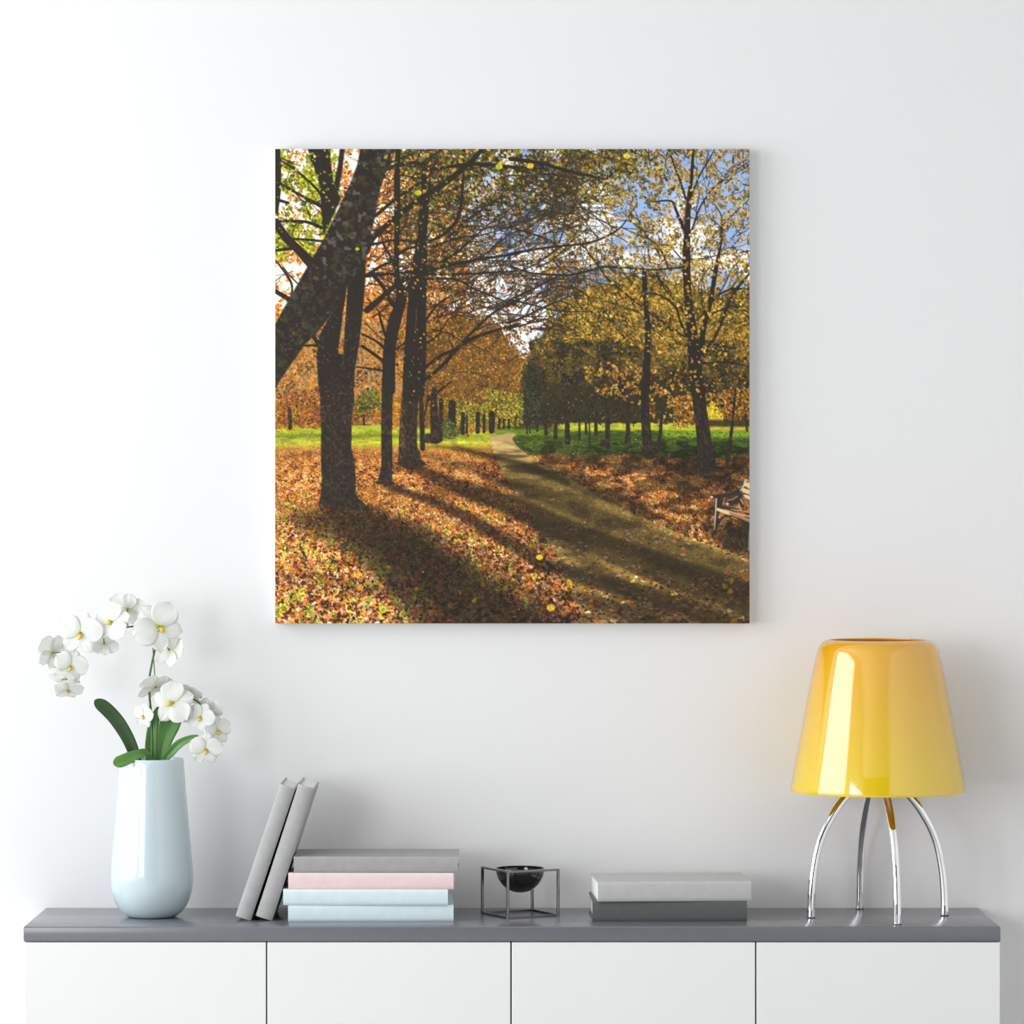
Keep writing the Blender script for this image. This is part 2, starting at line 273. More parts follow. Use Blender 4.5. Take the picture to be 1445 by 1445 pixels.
    near=[BR((780,-10,44),(785,150,50),(792,300,56),(800,408,62)),
      TR((780,760,26),(785,900,30),(800,1100,34),(790,1445,44)),
      TR((1085,1460,70),(1075,1300,78),(1062,1150,66),(1045,1000,50),(1030,850,44),(1025,700,46),(1030,500,36),(1038,350,28),(1055,200,20),(1065,40,14)),
      BR((1092,-20,72),(1100,120,76),(1118,250,82),(1135,400,88),(1140,500,104)),
      TR((1110,1220,40),(1125,1080,32),(1165,930,28),(1200,720,24),(1225,600,12),(1240,480,8)),
      TR((1120,1235,20),(1200,1120,18),(1290,900,16),(1390,770,12)),
      TR((1130,1060,18),(1170,930,14),(1280,860,12),(1400,860,10)),
      TR((1130,1250,14),(1190,1180,14),(1310,1210,8)),TR((1120,1290,10),(1250,1285,10),(1400,1310,8)),
      TR((1060,1200,16),(990,1050,14),(960,960,12),(860,890,9),(760,880,6)),TR((1050,1150,14),(930,1090,10),(850,1010,8),(760,940,7)),
      TR((1030,1020,12),(960,930,10),(880,830,8),(850,760,6)),
      TR((1010,510,18),(965,400,16),(935,345,12),(830,350,8)),TR((1020,330,14),(985,220,12),(950,130,10),(925,40,8)),
      TR((1050,320,12),(1100,200,10),(1165,90,8),(1190,40,6)),TR((1060,510,12),(1100,390,10),(1180,270,9),(1270,200,8),(1395,110,6)),
      TR((1180,350,6),(1230,440,7),(1220,560,7)),TR((1170,560,6),(1300,420,6),(1395,330,5)),TR((1090,1040,10),(1230,860,8),(1290,740,7),(1330,700,6)),
      TR((1180,1000,8),(1290,960,8),(1400,1000,7)),TR((1000,690,10),(1120,680,8),(1250,650,6)),TR((1030,730,12),(900,740,10),(820,745,10),(580,728,10),(500,740,12),(350,775,12),(200,772,12),(100,760,11),(0,722,11)),
      BR((1085,60,24),(1130,55,24),(1160,30,20),(1180,-10,18)),
      TR((-10,655,16),(150,625,14),(300,607,13),(450,590,12),(560,550,12),(650,490,9),(740,355,6)),
      TR((-10,925,14),(120,862,11),(270,785,8)),TR((-10,1055,14),(100,1010,12),(200,960,9),(420,870,6)),TR((-10,1088,12),(100,1060,9),(220,1030,6)),
      TR((0,920,9),(150,955,9),(280,985,7),(480,990,5)),TR((420,600,7),(490,690,7),(560,790,8),(700,910,10),(900,1060,9)),
      TR((650,500,6),(740,540,7),(830,580,9),(880,640,9),(920,740,8)),TR((880,600,8),(930,610,7),(1010,700,7)),
      TR((0,100,26),(150,120,22),(300,160,18),(420,190,14),(560,220,8)),TR((170,300,6),(250,240,7),(300,195,6)),TR((220,270,5),(380,262,5)),TR((450,440,5),(530,460,6),(620,510,7)),TR((0,500,12),(200,560,8),(330,640,5)),
      TL((570,980,40),(640,920,34),(720,850,30),(830,780,30),(1000,730,24),(1200,690,18),(1450,650,14)),
      TL((580,600,20),(640,590,14),(740,572,12),(880,580,14),(1000,560,10)),
      TL((580,770,22),(640,730,18),(720,690,16),(780,635,14),(950,575,16),(1060,500,22),(1110,400,20),(1130,200,12),(1130,100,8)),
      TL((560,780,26),(640,775,18),(750,765,12),(880,750,20),(1000,725,18)),TL((900,770,16),(1150,770,12),(1450,752,10)),
      TL((690,160,18),(770,130,18),(860,122,18),(900,150,16),(960,160,16),(1170,130,20),(1450,150,18)),
      TL((560,640,44),(600,560,40),(680,490,34),(760,420,32),(880,335,34),(1050,220,34),(1180,110,30),(1240,40,26)),
      TL((620,430,22),(740,330,18),(830,270,16),(930,200,14),(960,130,10)),
      TL((900,1320,20),(1000,1245,20),(1100,1200,20),(1150,1140,16),(1300,1000,14),(1450,915,12)),
      TL((890,1400,22),(1000,1310,22),(1120,1180,24),(1250,1120,18),(1450,1060,12)),
      TL((910,1040,16),(1000,930,12),(1150,860,10),(1190,830,8)),TL((920,800,12),(1080,800,14),(1180,850,12),(1300,900,10),(1450,960,8)),
      TL((660,590,12),(700,660,14),(740,760,12)),TL((600,770,26),(660,840,22),(700,920,26),(740,960,30)),
      TL((540,1120,12),(620,1160,14),(680,1210,20)),TL((540,1190,18),(600,1230,18),(680,1290,20)),TL((510,1310,10),(640,1330,12),(690,1340,12)),
      TL((640,1000,14),(660,1080,16),(700,1190,18)),TL((720,1220,12),(780,1180,12),(900,1130,8)),TL((900,1180,14),(980,1130,10),(1060,1020,7),(1200,1020,6)),
      TL((960,610,16),(1100,560,12),(1250,540,9),(1450,480,6)),TL((1000,700,16),(1120,620,12),(1290,470,9),(1420,380,6)),TL((1040,560,14),(1200,420,9),(1350,320,6)),
      TL((35,470,50),(100,560,50),(180,640,50),(245,710,60)),TL((35,635,16),(100,625,18),(130,620,24)),TL((40,465,14),(150,462,16),(230,470,18),(300,500,22)),TL((120,565,12),(220,570,14),(310,580,16)),
      TL((35,690,8),(90,760,12),(130,830,14),(130,900,12)),TL((35,870,24),(120,920,30)),TL((60,105,10),(160,170,12),(240,240,14),(290,290,16)),TL((70,250,14),(180,310,16),(300,375,22)),TL((80,730,8),(120,780,8),(170,830,8)),TL((50,340,20),(110,355,14)),
      TL((235,1100,20),(280,1170,26),(320,1240,30)),TL((160,1190,10),(240,1185,14),(290,1190,14)),
      TL((40,30,50),(45,250,50),(42,410,20)),
      TL((750,30,30),(745,200,36),(745,480,34),(740,700,30),(745,800,40),(770,900,60),(730,1050,70),(700,1200,72),(695,1445,76)),
      TL((900,130,20),(895,400,44),(885,560,50),(860,700,50),(840,850,52),(825,1050,56),(815,1300,70),(830,1460,110)),
      TL((900,560,40),(890,800,56),(885,1000,56),(880,1200,70),(860,1460,90)),
      TL((935,200,10),(920,400,16),(900,560,30)),TL((760,920,30),(800,860,20),(830,800,14)),
      BL((690,-20,70),(685,150,64),(683,300,64),(685,450,66),(680,550,72)),
      BL((830,-20,100),(815,150,100),(808,300,104),(808,400,112),(812,440,124)),
      BL((880,0,22),(888,200,28),(893,382,30)),BL((960,40,30),(960,180,46),(968,300,58),(970,325,62)),BL((1000,100,24),(1000,240,26),(998,330,28)),
      BL((930,60,12),(900,200,9),(880,205,8)),BL((925,100,20),(1000,40,14),(1060,-10,10))]
    for s in near: stroke_cov(smooth(s),T)
    for pts in ([(35,1060),(180,800),(330,540),(450,290),(510,140),(530,40),(740,40),(690,160),(650,260),(625,400),(560,680),(480,790),(420,930),(350,1020),(270,1120),(200,1190),(35,1430)],
                [(222,40),(290,240),(315,540),(380,420),(415,330),(372,230),(352,40)],[(400,300),(378,240),(400,130),(410,40),(440,40),(425,170)],
                [(350,1020),(420,920),(455,830),(430,1000),(400,1230),(430,1240),(445,1000),(460,780),(560,640),(560,800),(545,980),(535,1080),(520,1200),(498,1330),(492,1460),(288,1460),(276,1260),(290,1130)]):
        T=np.maximum(T,blur(polymask([(380+x*.2422,200+y*.2422) for x,y in pts]).astype(np.float32),.6))
    T=np.maximum(T,blur(polymask([(380+x*.2422,540+y*.2422) for x,y in [(292,-30),(296,100),(302,250),(300,450),(305,560),(300,640),(290,700),(330,730),(400,745),(480,738),(600,745),(560,710),(520,670),(502,640),(505,560),(498,470),(478,380),(482,200),(494,100),(492,-30)]]).astype(np.float32),.8))
    for (x,y,w,h) in ((543,682,28,7),(579,655,44,10),(608,624,26,6),(1000,664,34,8),(915,641,20,6),(850,628,10,4),(801,622,10,4),(885,624,10,4)):
        T=np.maximum(T,blur(polymask([(x-w*.28,y-h*2),(x-w*.36,y-h*.6),(x-w*.5,y),(x-w*.2,y+h*.2),(x+w*.2,y+h*.3),(x+w*.55,y+h*.1),(x+w*.36,y-h*.6),(x+w*.28,y-h*2)]).astype(np.float32),.6))
    # fine twigs, recursively forked from the limbs
    r=np.random.RandomState(3)
    TW=np.zeros((N,N),np.float32)
    def twig(x,y,a,L,w,d):
        pts=[(x,y,w)]
        for i in range(4):
            a+=r.normal(0,.22); x+=np.cos(a)*L/4; y+=np.sin(a)*L/4; pts.append((x,y,w*(1-.13*(i+1))))
        stroke_cov(pts,TW)
        if d>0:
            for k in range(2+(r.rand()<.5)): 
                j=1+r.randint(4); twig(pts[j][0],pts[j][1],a+r.normal(0,.6),L*.66,w*.62,d-1)
    for i in range(210):
        x=r.uniform(500,790); y=r.uniform(230,470); twig(x,y,r.normal(-.25,.35),r.uniform(30,75),r.uniform(1.2,3.0),2)
    for i in range(120):
        x=r.uniform(800,1050); y=r.uniform(215,500); twig(x,y,-1.57+(x-955)/130+r.normal(0,.4),r.uniform(25,60),r.uniform(1.0,2.2),2)
    for i in range(26):
        x=r.uniform(390,480); y=r.uniform(215,470); twig(x,y,r.normal(3.4,.5),r.uniform(20,45),r.uniform(1,2.2),1)
    for i in range(30):
        x=r.uniform(500,720); y=r.uniform(440,570); twig(x,y,r.normal(-.7,.4),r.uniform(20,50),r.uniform(.8,1.6),1)
    keep=(1-0.9*sm(545,575,FY))*(1-.85*sm(505,530,FY)*sm(690,720,FX))
    img[:]=img*(1-(TW*.86*keep)[:,:,None])+np.array([40,32,25],np.float32)*(TW*.86*keep)[:,:,None]
    bark=noise(3,61,3,.45); blotch=noise(8,62,3)
    bc=np.array([37,32,28],np.float32)*(0.75+0.5*bark)[:,:,None]
    # bark colours: brown on the sunny trunks, lichen and moss on the leaning limb
    brown=sm(520,600,FY)*sm(.45,.7,bark)
    bc=bc+np.array([34,22,8],np.float32)*(blur(brown,.5)*(.3+.9*blotch))[:,:,None]*1.3
    lean=polymask([(388,440),(430,380),(470,300),(505,230),(512,210),(560,210),(540,290),(520,360),(480,420),(430,490),(388,550)]).astype(np.float32)
    lich=sm(.62,.70,noise(7,63,3))*lean*sm(430,360,FY+.5*(FX-470))
    bc=bc*(1-lich[:,:,None]*.6)+np.array([128,116,112],np.float32)*lich[:,:,None]*.6
    moss=sm(.5,.68,noise(5,64,3))*lean
    bc=bc*(1-moss[:,:,None]*.5)+np.array([74,76,36],np.float32)*moss[:,:,None]*.5
    spk=sm(.68,.78,noise(3,65,2))*((FX<520)&(FY>440)&(FY<600))
    bc=bc+np.array([40,32,20],np.float32)*spk[:,:,None]
    img[:]=img*(1-T[:,:,None])+bc*T[:,:,None]
    # lit rims on trunk B / C left sides
    rim=np.zeros((N,N),np.float32)
    for s in (BL((765,60,40),(768,200,40),(770,330,40),(765,430,26)),): stroke_cov(s,rim)
    rim=blur(rim,2)*T*sm(.35,.75,bark)
    img[:]=img*(1-rim[:,:,None]*.55)+np.array([150,112,62],np.float32)*rim[:,:,None]*.55
    # ---------- leaves in front of limbs
    dabs(260,polymask([(624,612),(622,598),(632,590),(645,600),(648,612),(640,620),(628,618)]).astype(np.float32),(2,4),[(46,58,34),(66,82,40),(96,110,52)],seed=39)
    dabs(170,((FY<420)&(FX<640)&(FX>540)).astype(np.float32),(3,7),[(96,90,24),(140,136,30),(180,120,36),(206,150,60)],seed=51)
    dabs(90,((FY<330)&(FX<470)).astype(np.float32),(3,7),[(110,116,24),(150,156,34),(190,176,50)],seed=52)
    dabs(800,((FY<500)&(FX>850)).astype(np.float32),(4,8.5),[(120,94,34),(170,130,40),(206,164,56)],seed=53)
    dabs(150,((FY>470)&(FY<560)&(FX>930)).astype(np.float32),(3,6.5),[(150,112,34),(190,144,44)],seed=54)
    dabs(160,polymask([(560,300),(760,240),(760,420),(600,440)]).astype(np.float32),(3,6),[(120,104,30),(92,76,28),(150,110,36)],seed=55)
    dabs(200,polymask([(560,470),(720,440),(720,580),(560,570)]).astype(np.float32),(2,5),[(150,110,30),(196,140,36),(110,84,28)],seed=56)
    for (x,y,s,c) in ((748,234,5,(222,184,40)),(590,272,5,(196,186,40)),(504,351,3,(170,190,40)),(704,235,5,(190,190,50)),(884,220,5,(236,206,60)),(703,352,4,(230,160,40)),(560,570,4,(214,160,40)),(761,786,5,(236,190,40)),(777,857,6,(226,180,40)),(508,829,5,(206,150,40))):
        put((np.hypot(FX-x,(FY-y)*1.3+.6*np.sin(FX*2))<s).astype(np.float32),c,.25,70,2)
    # ---------- park bench at the right edge
    B=lambda *a:[(990+x*.0969,660+y*.0969,w*.0969) for x,y,w in a]
    def line(s,c):
        q=np.zeros((N,N),np.float32); stroke_cov(s,q); put(q,c)
    blk=(46,42,40)
    put(blur(polymask([(1010,755),(1058,752),(1058,790),(1025,775)]).astype(np.float32),3)*.6,(44,38,32),.3,71,3)
    for s in (B((160,415,50),(280,405,60),(420,390,50),(520,350,60),(580,300,50)),B((250,430,60),(240,560,50),(220,720,40),(195,960,44)),B((250,560,40),(400,590,40),(520,600,30)),
              B((400,500,60),(480,460,60),(560,400,70)),B((430,540,30),(540,480,40),(600,560,40)),B((200,850,40),(260,760,40),(340,700,30),(480,690,30),(600,760,60),(640,900,60),(600,960,30)),B((690,800,40),(690,1220,60)),B((300,440,30),(270,560,40))): line(s,blk)
    for s in (B((640,170,30),(610,260,26),(560,330,16)),B((212,450,18),(200,650,20),(182,900,10))): line(s,(196,186,164))
    for s in (B((695,900,16),(680,1200,18)),): line(s,(150,140,110))
    for s in (B((640,240,60),(720,262,70)),B((610,325,60),(720,360,70)),B((640,410,50),(720,450,60))): line(s,(226,200,150))
    for s in (B((640,300,10),(720,318,12)),B((620,375,12),(720,402,12))): line(s,(60,48,40))
    for s in (B((235,605,44),(330,640,50),(420,670,40)),): line(s,(232,204,150))
    for s in (B((420,660,44),(560,710,44),(720,780,46)),): line(s,(176,128,92))
    for s in (B((380,625,18),(520,670,20),(720,710,20)),B((420,602,10),(560,620,12),(720,650,14))): line(s,(206,164,138))
    for s in (B((140,425,34),(150,425,30)),B((370,525,34),(375,520,30))): line(s,(206,204,196))
    for s in (B((380,470,10),(450,460,12),(520,410,12)),B((565,460,20),(600,525,16)),B((640,500,12),(680,555,16))): line(s,(170,150,120))
    out=img.reshape(N//SS,SS,N//SS,SS,3).mean((1,3))
    # print gamut: matte blacks never go below a warm charcoal
    out=np.clip(out,0,255); out=46+out*(209/255.0)*(1.0) if False else np.maximum(out,0)
    lo=np.array([50,47,44],np.float32)
    out=np.sqrt(out**2+ (lo*0.7)**2)
    return np.clip(out,0,255).astype(np.float32)
import bpy, bmesh, math
from mathutils import Vector, Matrix
# ======================================================================
# scale: one unit of the 1445-wide frame at the sideboard's front edge = 1.4 mm
K=0.0014; DIST=5400.0; WALL=257.0
ZC=0.75+585*K
sc=bpy.context.scene; COL=sc.collection
def P(px,py,Y):                    # a place read off the photograph, at depth Y behind the sideboard's front edge
    s=(DIST+Y)/DIST
    return Vector(((px-722.5)*s*K, Y*K, ZC+(722.5-py)*s*K))
def S(Y): return (DIST+Y)/DIST*K
TOPZ=0.75
# ---------------------------------------------------------------- materials
def mat(name,color,rough=0.5,metal=0.0,spec=0.5,coat=0.0,coat_rough=0.03,var=0.0,vscale=40.0,bump=0.0,bscale=300.0,trans=None,sheen=0.0):
    m=bpy.data.materials.new(name); m.use_nodes=True; nt=m.node_tree; b=nt.nodes['Principled BSDF']
    b.inputs['Base Color'].default_value=(*color,1); b.inputs['Roughness'].default_value=rough
    b.inputs['Metallic'].default_value=metal; b.inputs['Specular IOR Level'].default_value=spec
    b.inputs['Coat Weight'].default_value=coat; b.inputs['Coat Roughness'].default_value=coat_rough
    tc=nt.nodes.new('ShaderNodeTexCoord')
    if var>0:
        n=nt.nodes.new('ShaderNodeTexNoise'); n.inputs['Scale'].default_value=vscale; n.inputs['Detail'].default_value=4
        r=nt.nodes.new('ShaderNodeValToRGB')
        r.color_ramp.elements[0].position=0.3; r.color_ramp.elements[1].position=0.7
        r.color_ramp.elements[0].color=(*[c*(1-var) for c in color],1); r.color_ramp.elements[1].color=(*[min(1,c*(1+var)) for c in color],1)
        nt.links.new(tc.outputs['Object'],n.inputs['Vector']); nt.links.new(n.outputs['Fac'],r.inputs['Fac']); nt.links.new(r.outputs['Color'],b.inputs['Base Color'])
    if bump>0:
        n2=nt.nodes.new('ShaderNodeTexNoise'); n2.inputs['Scale'].default_value=bscale; n2.inputs['Detail'].default_value=3
        bp=nt.nodes.new('ShaderNodeBump'); bp.inputs['Strength'].default_value=bump; bp.inputs['Distance'].default_value=0.001
        nt.links.new(tc.outputs['Object'],n2.inputs['Vector']); nt.links.new(n2.outputs['Fac'],bp.inputs['Height']); nt.links.new(bp.outputs['Normal'],b.inputs['Normal'])
    if trans:
        out=nt.nodes['Material Output']; t=nt.nodes.new('ShaderNodeBsdfTranslucent'); t.inputs['Color'].default_value=(*trans[0],1)
        mx=nt.nodes.new('ShaderNodeMixShader'); mx.inputs['Fac'].default_value=trans[1]
        nt.links.new(b.outputs['BSDF'],mx.inputs[1]); nt.links.new(t.outputs['BSDF'],mx.inputs[2]); nt.links.new(mx.outputs['Shader'],out.inputs['Surface'])
    return m
M=dict(
 wall=mat('white_wall_paint',(.80,.80,.805),.9,spec=.2,bump=.03,bscale=500),
 ceiling=mat('white_ceiling_paint',(.64,.64,.64),.95,spec=.1,bump=.03),
 dim=mat('grey_wall_paint',(.07,.07,.072),.9,spec=.2,bump=.03),
 floor=mat('pale_floor',(.50,.49,.47),.5,var=.12,vscale=3),
 frame=mat('window_frame_white',(.8,.8,.8),.4,bump=.02),
 top=mat('grey_lacquer_top',(.150,.157,.176),.22,spec=.6,var=.02,vscale=5),
 white=mat('white_lacquer',(.82,.82,.82),.45,spec=.35,var=.008,vscale=3),
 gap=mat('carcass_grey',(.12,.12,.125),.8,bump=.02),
 vase=mat('pale_blue_glaze',(.56,.67,.71),.22,spec=.5,coat=.7,coat_rough=.04,var=.02,vscale=6),
 bgrey=mat('grey_book_cloth',(.40,.40,.40),.65,spec=.3,var=.05,vscale=60,bump=.12,bscale=1500),
 bmid=mat('mid_grey_book_cloth',(.36,.36,.355),.6,spec=.35,var=.05,vscale=50,bump=.12,bscale=1500),
 blight=mat('light_grey_book_cloth',(.50,.50,.50),.55,spec=.35,var=.04,vscale=50,bump=.10,bscale=1500),
 bdark=mat('charcoal_book_cloth',(.105,.11,.108),.6,spec=.35,var=.06,vscale=50,bump=.10,bscale=1500),
 pink=mat('pale_pink_book_cloth',(.83,.64,.65),.7,spec=.2,var=.03,vscale=50,bump=.08,bscale=1500),
 blue=mat('pale_blue_book_cloth',(.70,.82,.86),.7,spec=.2,var=.03,vscale=50,bump=.08,bscale=1500),
 black=mat('black_glaze',(.006,.006,.007),.08,spec=.5,coat=.6,var=.1,vscale=8),
 wire=mat('brushed_steel_wire',(.20,.20,.21),.25,metal=1,var=.05,vscale=60),
 chrome=mat('chrome',(.86,.86,.88),.04,metal=1,var=.01,vscale=20),
 bulb=mat('opal_bulb',(.75,.74,.70),.3,var=.02),
 stem=mat('orchid_stem_green',(.07,.16,.05),.5,var=.2,vscale=60,spec=.3),
 leaf=mat('orchid_leaf_green',(.135,.315,.078),.38,var=.12,vscale=30,spec=.45,trans=((.24,.55,.12),.25)),
 leafd=mat('orchid_leaf_dark_green',(.036,.085,.030),.42,var=.12,vscale=30,spec=.4),  # darker copy of the leaf green, with the unlit back painted in
 lip=mat('orchid_lip_yellow',(.86,.70,.12),.5,var=.2,vscale=200,trans=((.9,.75,.2),.2)),
 column=mat('orchid_column_green',(.30,.30,.06),.5,var=.3,vscale=200),
 canvas=mat('white_canvas_cloth',(.80,.80,.80),.9,spec=.1,bump=.2,bscale=1200),
)
def petal_mat():
    m=bpy.data.materials.new('orchid_petal_white'); m.use_nodes=True; nt=m.node_tree; b=nt.nodes['Principled BSDF']
    a=nt.nodes.new('ShaderNodeAttribute'); a.attribute_name='along'
    r=nt.nodes.new('ShaderNodeValToRGB'); e=r.color_ramp.elements
    e[0].position=0.0; e[0].color=(.86,.86,.52,1); e[1].position=.24; e[1].color=(.93,.935,.92,1)
    nt.links.new(a.outputs['Fac'],r.inputs['Fac']); nt.links.new(r.outputs['Color'],b.inputs['Base Color'])
    b.inputs['Roughness'].default_value=.55; b.inputs['Specular IOR Level'].default_value=.25
    t=nt.nodes.new('ShaderNodeBsdfTranslucent'); t.inputs['Color'].default_value=(.95,.965,.93,1)
    mx=nt.nodes.new('ShaderNodeMixShader'); mx.inputs['Fac'].default_value=.42
    nt.links.new(b.outputs['BSDF'],mx.inputs[1]); nt.links.new(t.outputs['BSDF'],mx.inputs[2]); nt.links.new(mx.outputs['Shader'],nt.nodes['Material Output'].inputs['Surface'])
    return m
M['petal']=petal_mat()
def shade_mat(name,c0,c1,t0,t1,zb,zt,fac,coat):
    # glossy plastic: lemon hem to amber crown paints in the dimmer light inside the top
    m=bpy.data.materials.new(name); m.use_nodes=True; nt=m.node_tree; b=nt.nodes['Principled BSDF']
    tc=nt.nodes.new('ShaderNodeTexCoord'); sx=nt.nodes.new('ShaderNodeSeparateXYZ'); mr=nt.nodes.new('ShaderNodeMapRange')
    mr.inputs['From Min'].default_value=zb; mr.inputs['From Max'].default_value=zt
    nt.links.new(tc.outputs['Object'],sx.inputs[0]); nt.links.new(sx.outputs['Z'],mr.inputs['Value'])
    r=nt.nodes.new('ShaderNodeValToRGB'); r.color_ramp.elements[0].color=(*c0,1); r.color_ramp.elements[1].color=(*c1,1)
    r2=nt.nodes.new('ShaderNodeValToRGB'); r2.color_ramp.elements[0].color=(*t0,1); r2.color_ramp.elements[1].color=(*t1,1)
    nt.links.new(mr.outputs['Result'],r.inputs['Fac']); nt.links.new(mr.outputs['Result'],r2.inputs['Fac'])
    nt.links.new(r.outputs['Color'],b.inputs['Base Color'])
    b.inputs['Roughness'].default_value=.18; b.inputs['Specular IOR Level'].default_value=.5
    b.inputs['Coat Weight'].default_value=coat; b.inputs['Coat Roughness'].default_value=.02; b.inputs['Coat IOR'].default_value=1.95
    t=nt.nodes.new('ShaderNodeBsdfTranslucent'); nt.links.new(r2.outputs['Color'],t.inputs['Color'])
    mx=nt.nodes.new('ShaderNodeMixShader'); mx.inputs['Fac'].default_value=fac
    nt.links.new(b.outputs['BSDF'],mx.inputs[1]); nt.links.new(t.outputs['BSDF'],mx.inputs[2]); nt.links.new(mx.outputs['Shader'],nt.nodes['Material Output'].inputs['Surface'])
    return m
# ---------------------------------------------------------------- objects
def thing(name,label,cat,loc,group=None,rot=(0,0,0)):
    o=bpy.data.objects.new(name,None); COL.objects.link(o); o.location=loc; o.rotation_euler=rot; o.empty_display_size=.05
    o['label']=label; o['category']=cat
    if group: o['group']=group
    return o
def obj(name,bm,m,parent=None,smooth=False,label=None,angle=40):
    me=bpy.data.meshes.new(name); bm.normal_update(); bm.to_mesh(me); bm.free()
    if not isinstance(m,(list,tuple)): m=[m]
    for k in m: me.materials.append(k)
    if smooth:
        me.polygons.foreach_set('use_smooth',[True]*len(me.polygons))
        if angle<180: me.set_sharp_from_angle(angle=math.radians(angle))
    o=bpy.data.objects.new(name,me); COL.objects.link(o)
    if parent is not None: o.parent=parent
    if label: o['label']=label
    return o
def struct(name,bm,m,**k):
    o=obj(name,bm,m,**k); o['kind']='structure'; return o
def add_box(bm,x0,x1,y0,y1,z0,z1,bevel=0,seg=2):
    t=bmesh.new()
    vs=[t.verts.new((x,y,z)) for x in (x0,x1) for y in (y0,y1) for z in (z0,z1)]
    for f in ((0,1,3,2),(4,6,7,5),(0,4,5,1),(2,3,7,6),(0,2,6,4),(1,5,7,3)): t.faces.new([vs[i] for i in f])
    bmesh.ops.recalc_face_normals(t,faces=t.faces)
    if bevel: bmesh.ops.bevel(t,geom=list(t.edges),offset=bevel,segments=seg,affect='EDGES',profile=.5)
    me=bpy.data.meshes.new('tmp'); t.to_mesh(me); t.free(); bm.from_mesh(me); bpy.data.meshes.remove(me)
    return bm
def box(*a,**k): return add_box(bmesh.new(),*a,**k)
def lathe(bm,prof,seg=96,c=(0,0,0)):
    rings=[]
    for r,z in prof:
        if r<1e-7: rings.append([bm.verts.new((c[0],c[1],c[2]+z))])
        else: rings.append([bm.verts.new((c[0]+r*math.cos(2*math.pi*i/seg),c[1]+r*math.sin(2*math.pi*i/seg),c[2]+z)) for i in range(seg)])
    for a,b in zip(rings[:-1],rings[1:]):
        for i in range(seg):
            j=(i+1)%seg
            f=[a[i%len(a)],a[j%len(a)],b[j%len(b)],b[i%len(b)]]
            f=list(dict.fromkeys(f))
            if len(f)>2: bm.faces.new(f)
    bmesh.ops.recalc_face_normals(bm,faces=bm.faces)
    return bm
def spline(pts,n=8):
    pts=[Vector(p) for p in pts]
    if len(pts)<3: return pts
    Q=[2*pts[0]-pts[1]]+pts+[2*pts[-1]-pts[-2]]; out=[]
    for i in range(1,len(Q)-2):
        a,b,c,d=Q[i-1:i+3]
        for k in range(n):
            t=k/n; out.append(0.5*(2*b+(c-a)*t+(2*a-5*b+4*c-d)*t*t+(3*b-a-3*c+d)*t**3))
    out.append(pts[-1]); return out
def add_tube(bm,pts,rad,seg=12,caps=True):
    pts=[Vector(p) for p in pts]; n=len(pts)
    if not hasattr(rad,'__len__'): rad=[rad]*n
    T=[(pts[min(i+1,n-1)]-pts[max(i-1,0)]).normalized() for i in range(n)]
    u=T[0].orthogonal().normalized(); rings=[]; faces=[]
    for i in range(n):
        u=(u-T[i]*u.dot(T[i])).normalized(); v=T[i].cross(u)
        rings.append([bm.verts.new(pts[i]+(u*math.cos(2*math.pi*k/seg)+v*math.sin(2*math.pi*k/seg))*rad[i]) for k in range(seg)])
    for a,b in zip(rings[:-1],rings[1:]):
        for k in range(seg): faces.append(bm.faces.new((a[k],a[(k+1)%seg],b[(k+1)%seg],b[k])))
    if caps: faces.append(bm.faces.new(rings[0][::-1])); faces.append(bm.faces.new(rings[-1]))
    bmesh.ops.recalc_face_normals(bm,faces=faces)
    return bm
# ================================================================ the room
XL,XR,YF,YB,ZT=-3.3,2.2,-8.8,WALL*K,3.6
struct('floor',box(XL-.2,XR+.2,YF-.2,YB+.2,-.1,0),M['floor'])
struct('ceiling',box(XL-.2,XR+.2,YF-.2,YB+.2,ZT,ZT+.1),M['ceiling'])
struct('wall_back',box(XL-.2,XR+.2,YB,YB+.2,0,ZT),M['wall'])
struct('wall_right',box(XR,XR+.2,YF,YB,0,ZT),M['wall'])
struct('wall_front',box(XL-.2,XR+.2,YF-.2,YF,0,ZT),M['dim'])
WINS=[(-3.35,0.16,0.55,3.35),(-8.4,-4.2,0.55,2.5)]  # the second opening is added, out of view, to fill the light
b=bmesh.new(); e=YF
for (y0,y1,z0,z1) in sorted(WINS):
    add_box(b,XL-.2,XL,e,y0,0,ZT); add_box(b,XL-.2,XL,y0,y1,0,z0); add_box(b,XL-.2,XL,y0,y1,z1,ZT); e=y1
add_box(b,XL-.2,XL,e,YB,0,ZT)
struct('wall_left',b,M['wall'])
for k,(y0,y1,z0,z1) in enumerate(WINS):
    b=bmesh.new(); fw=.05
    add_box(b,XL-.14,XL-.06,y0,y1,z0,z0+fw); add_box(b,XL-.14,XL-.06,y0,y1,z1-fw,z1)
    add_box(b,XL-.14,XL-.06,y0,y0+fw,z0+fw,z1-fw); add_box(b,XL-.14,XL-.06,y1-fw,y1,z0+fw,z1-fw)
    struct('window_%d'%(k+1),b,M['frame'])  # the second frame surrounds the added fill opening
struct('baseboard_back',box(XL,XR,YB-.015,YB,0,.08,bevel=.003),M['frame'])
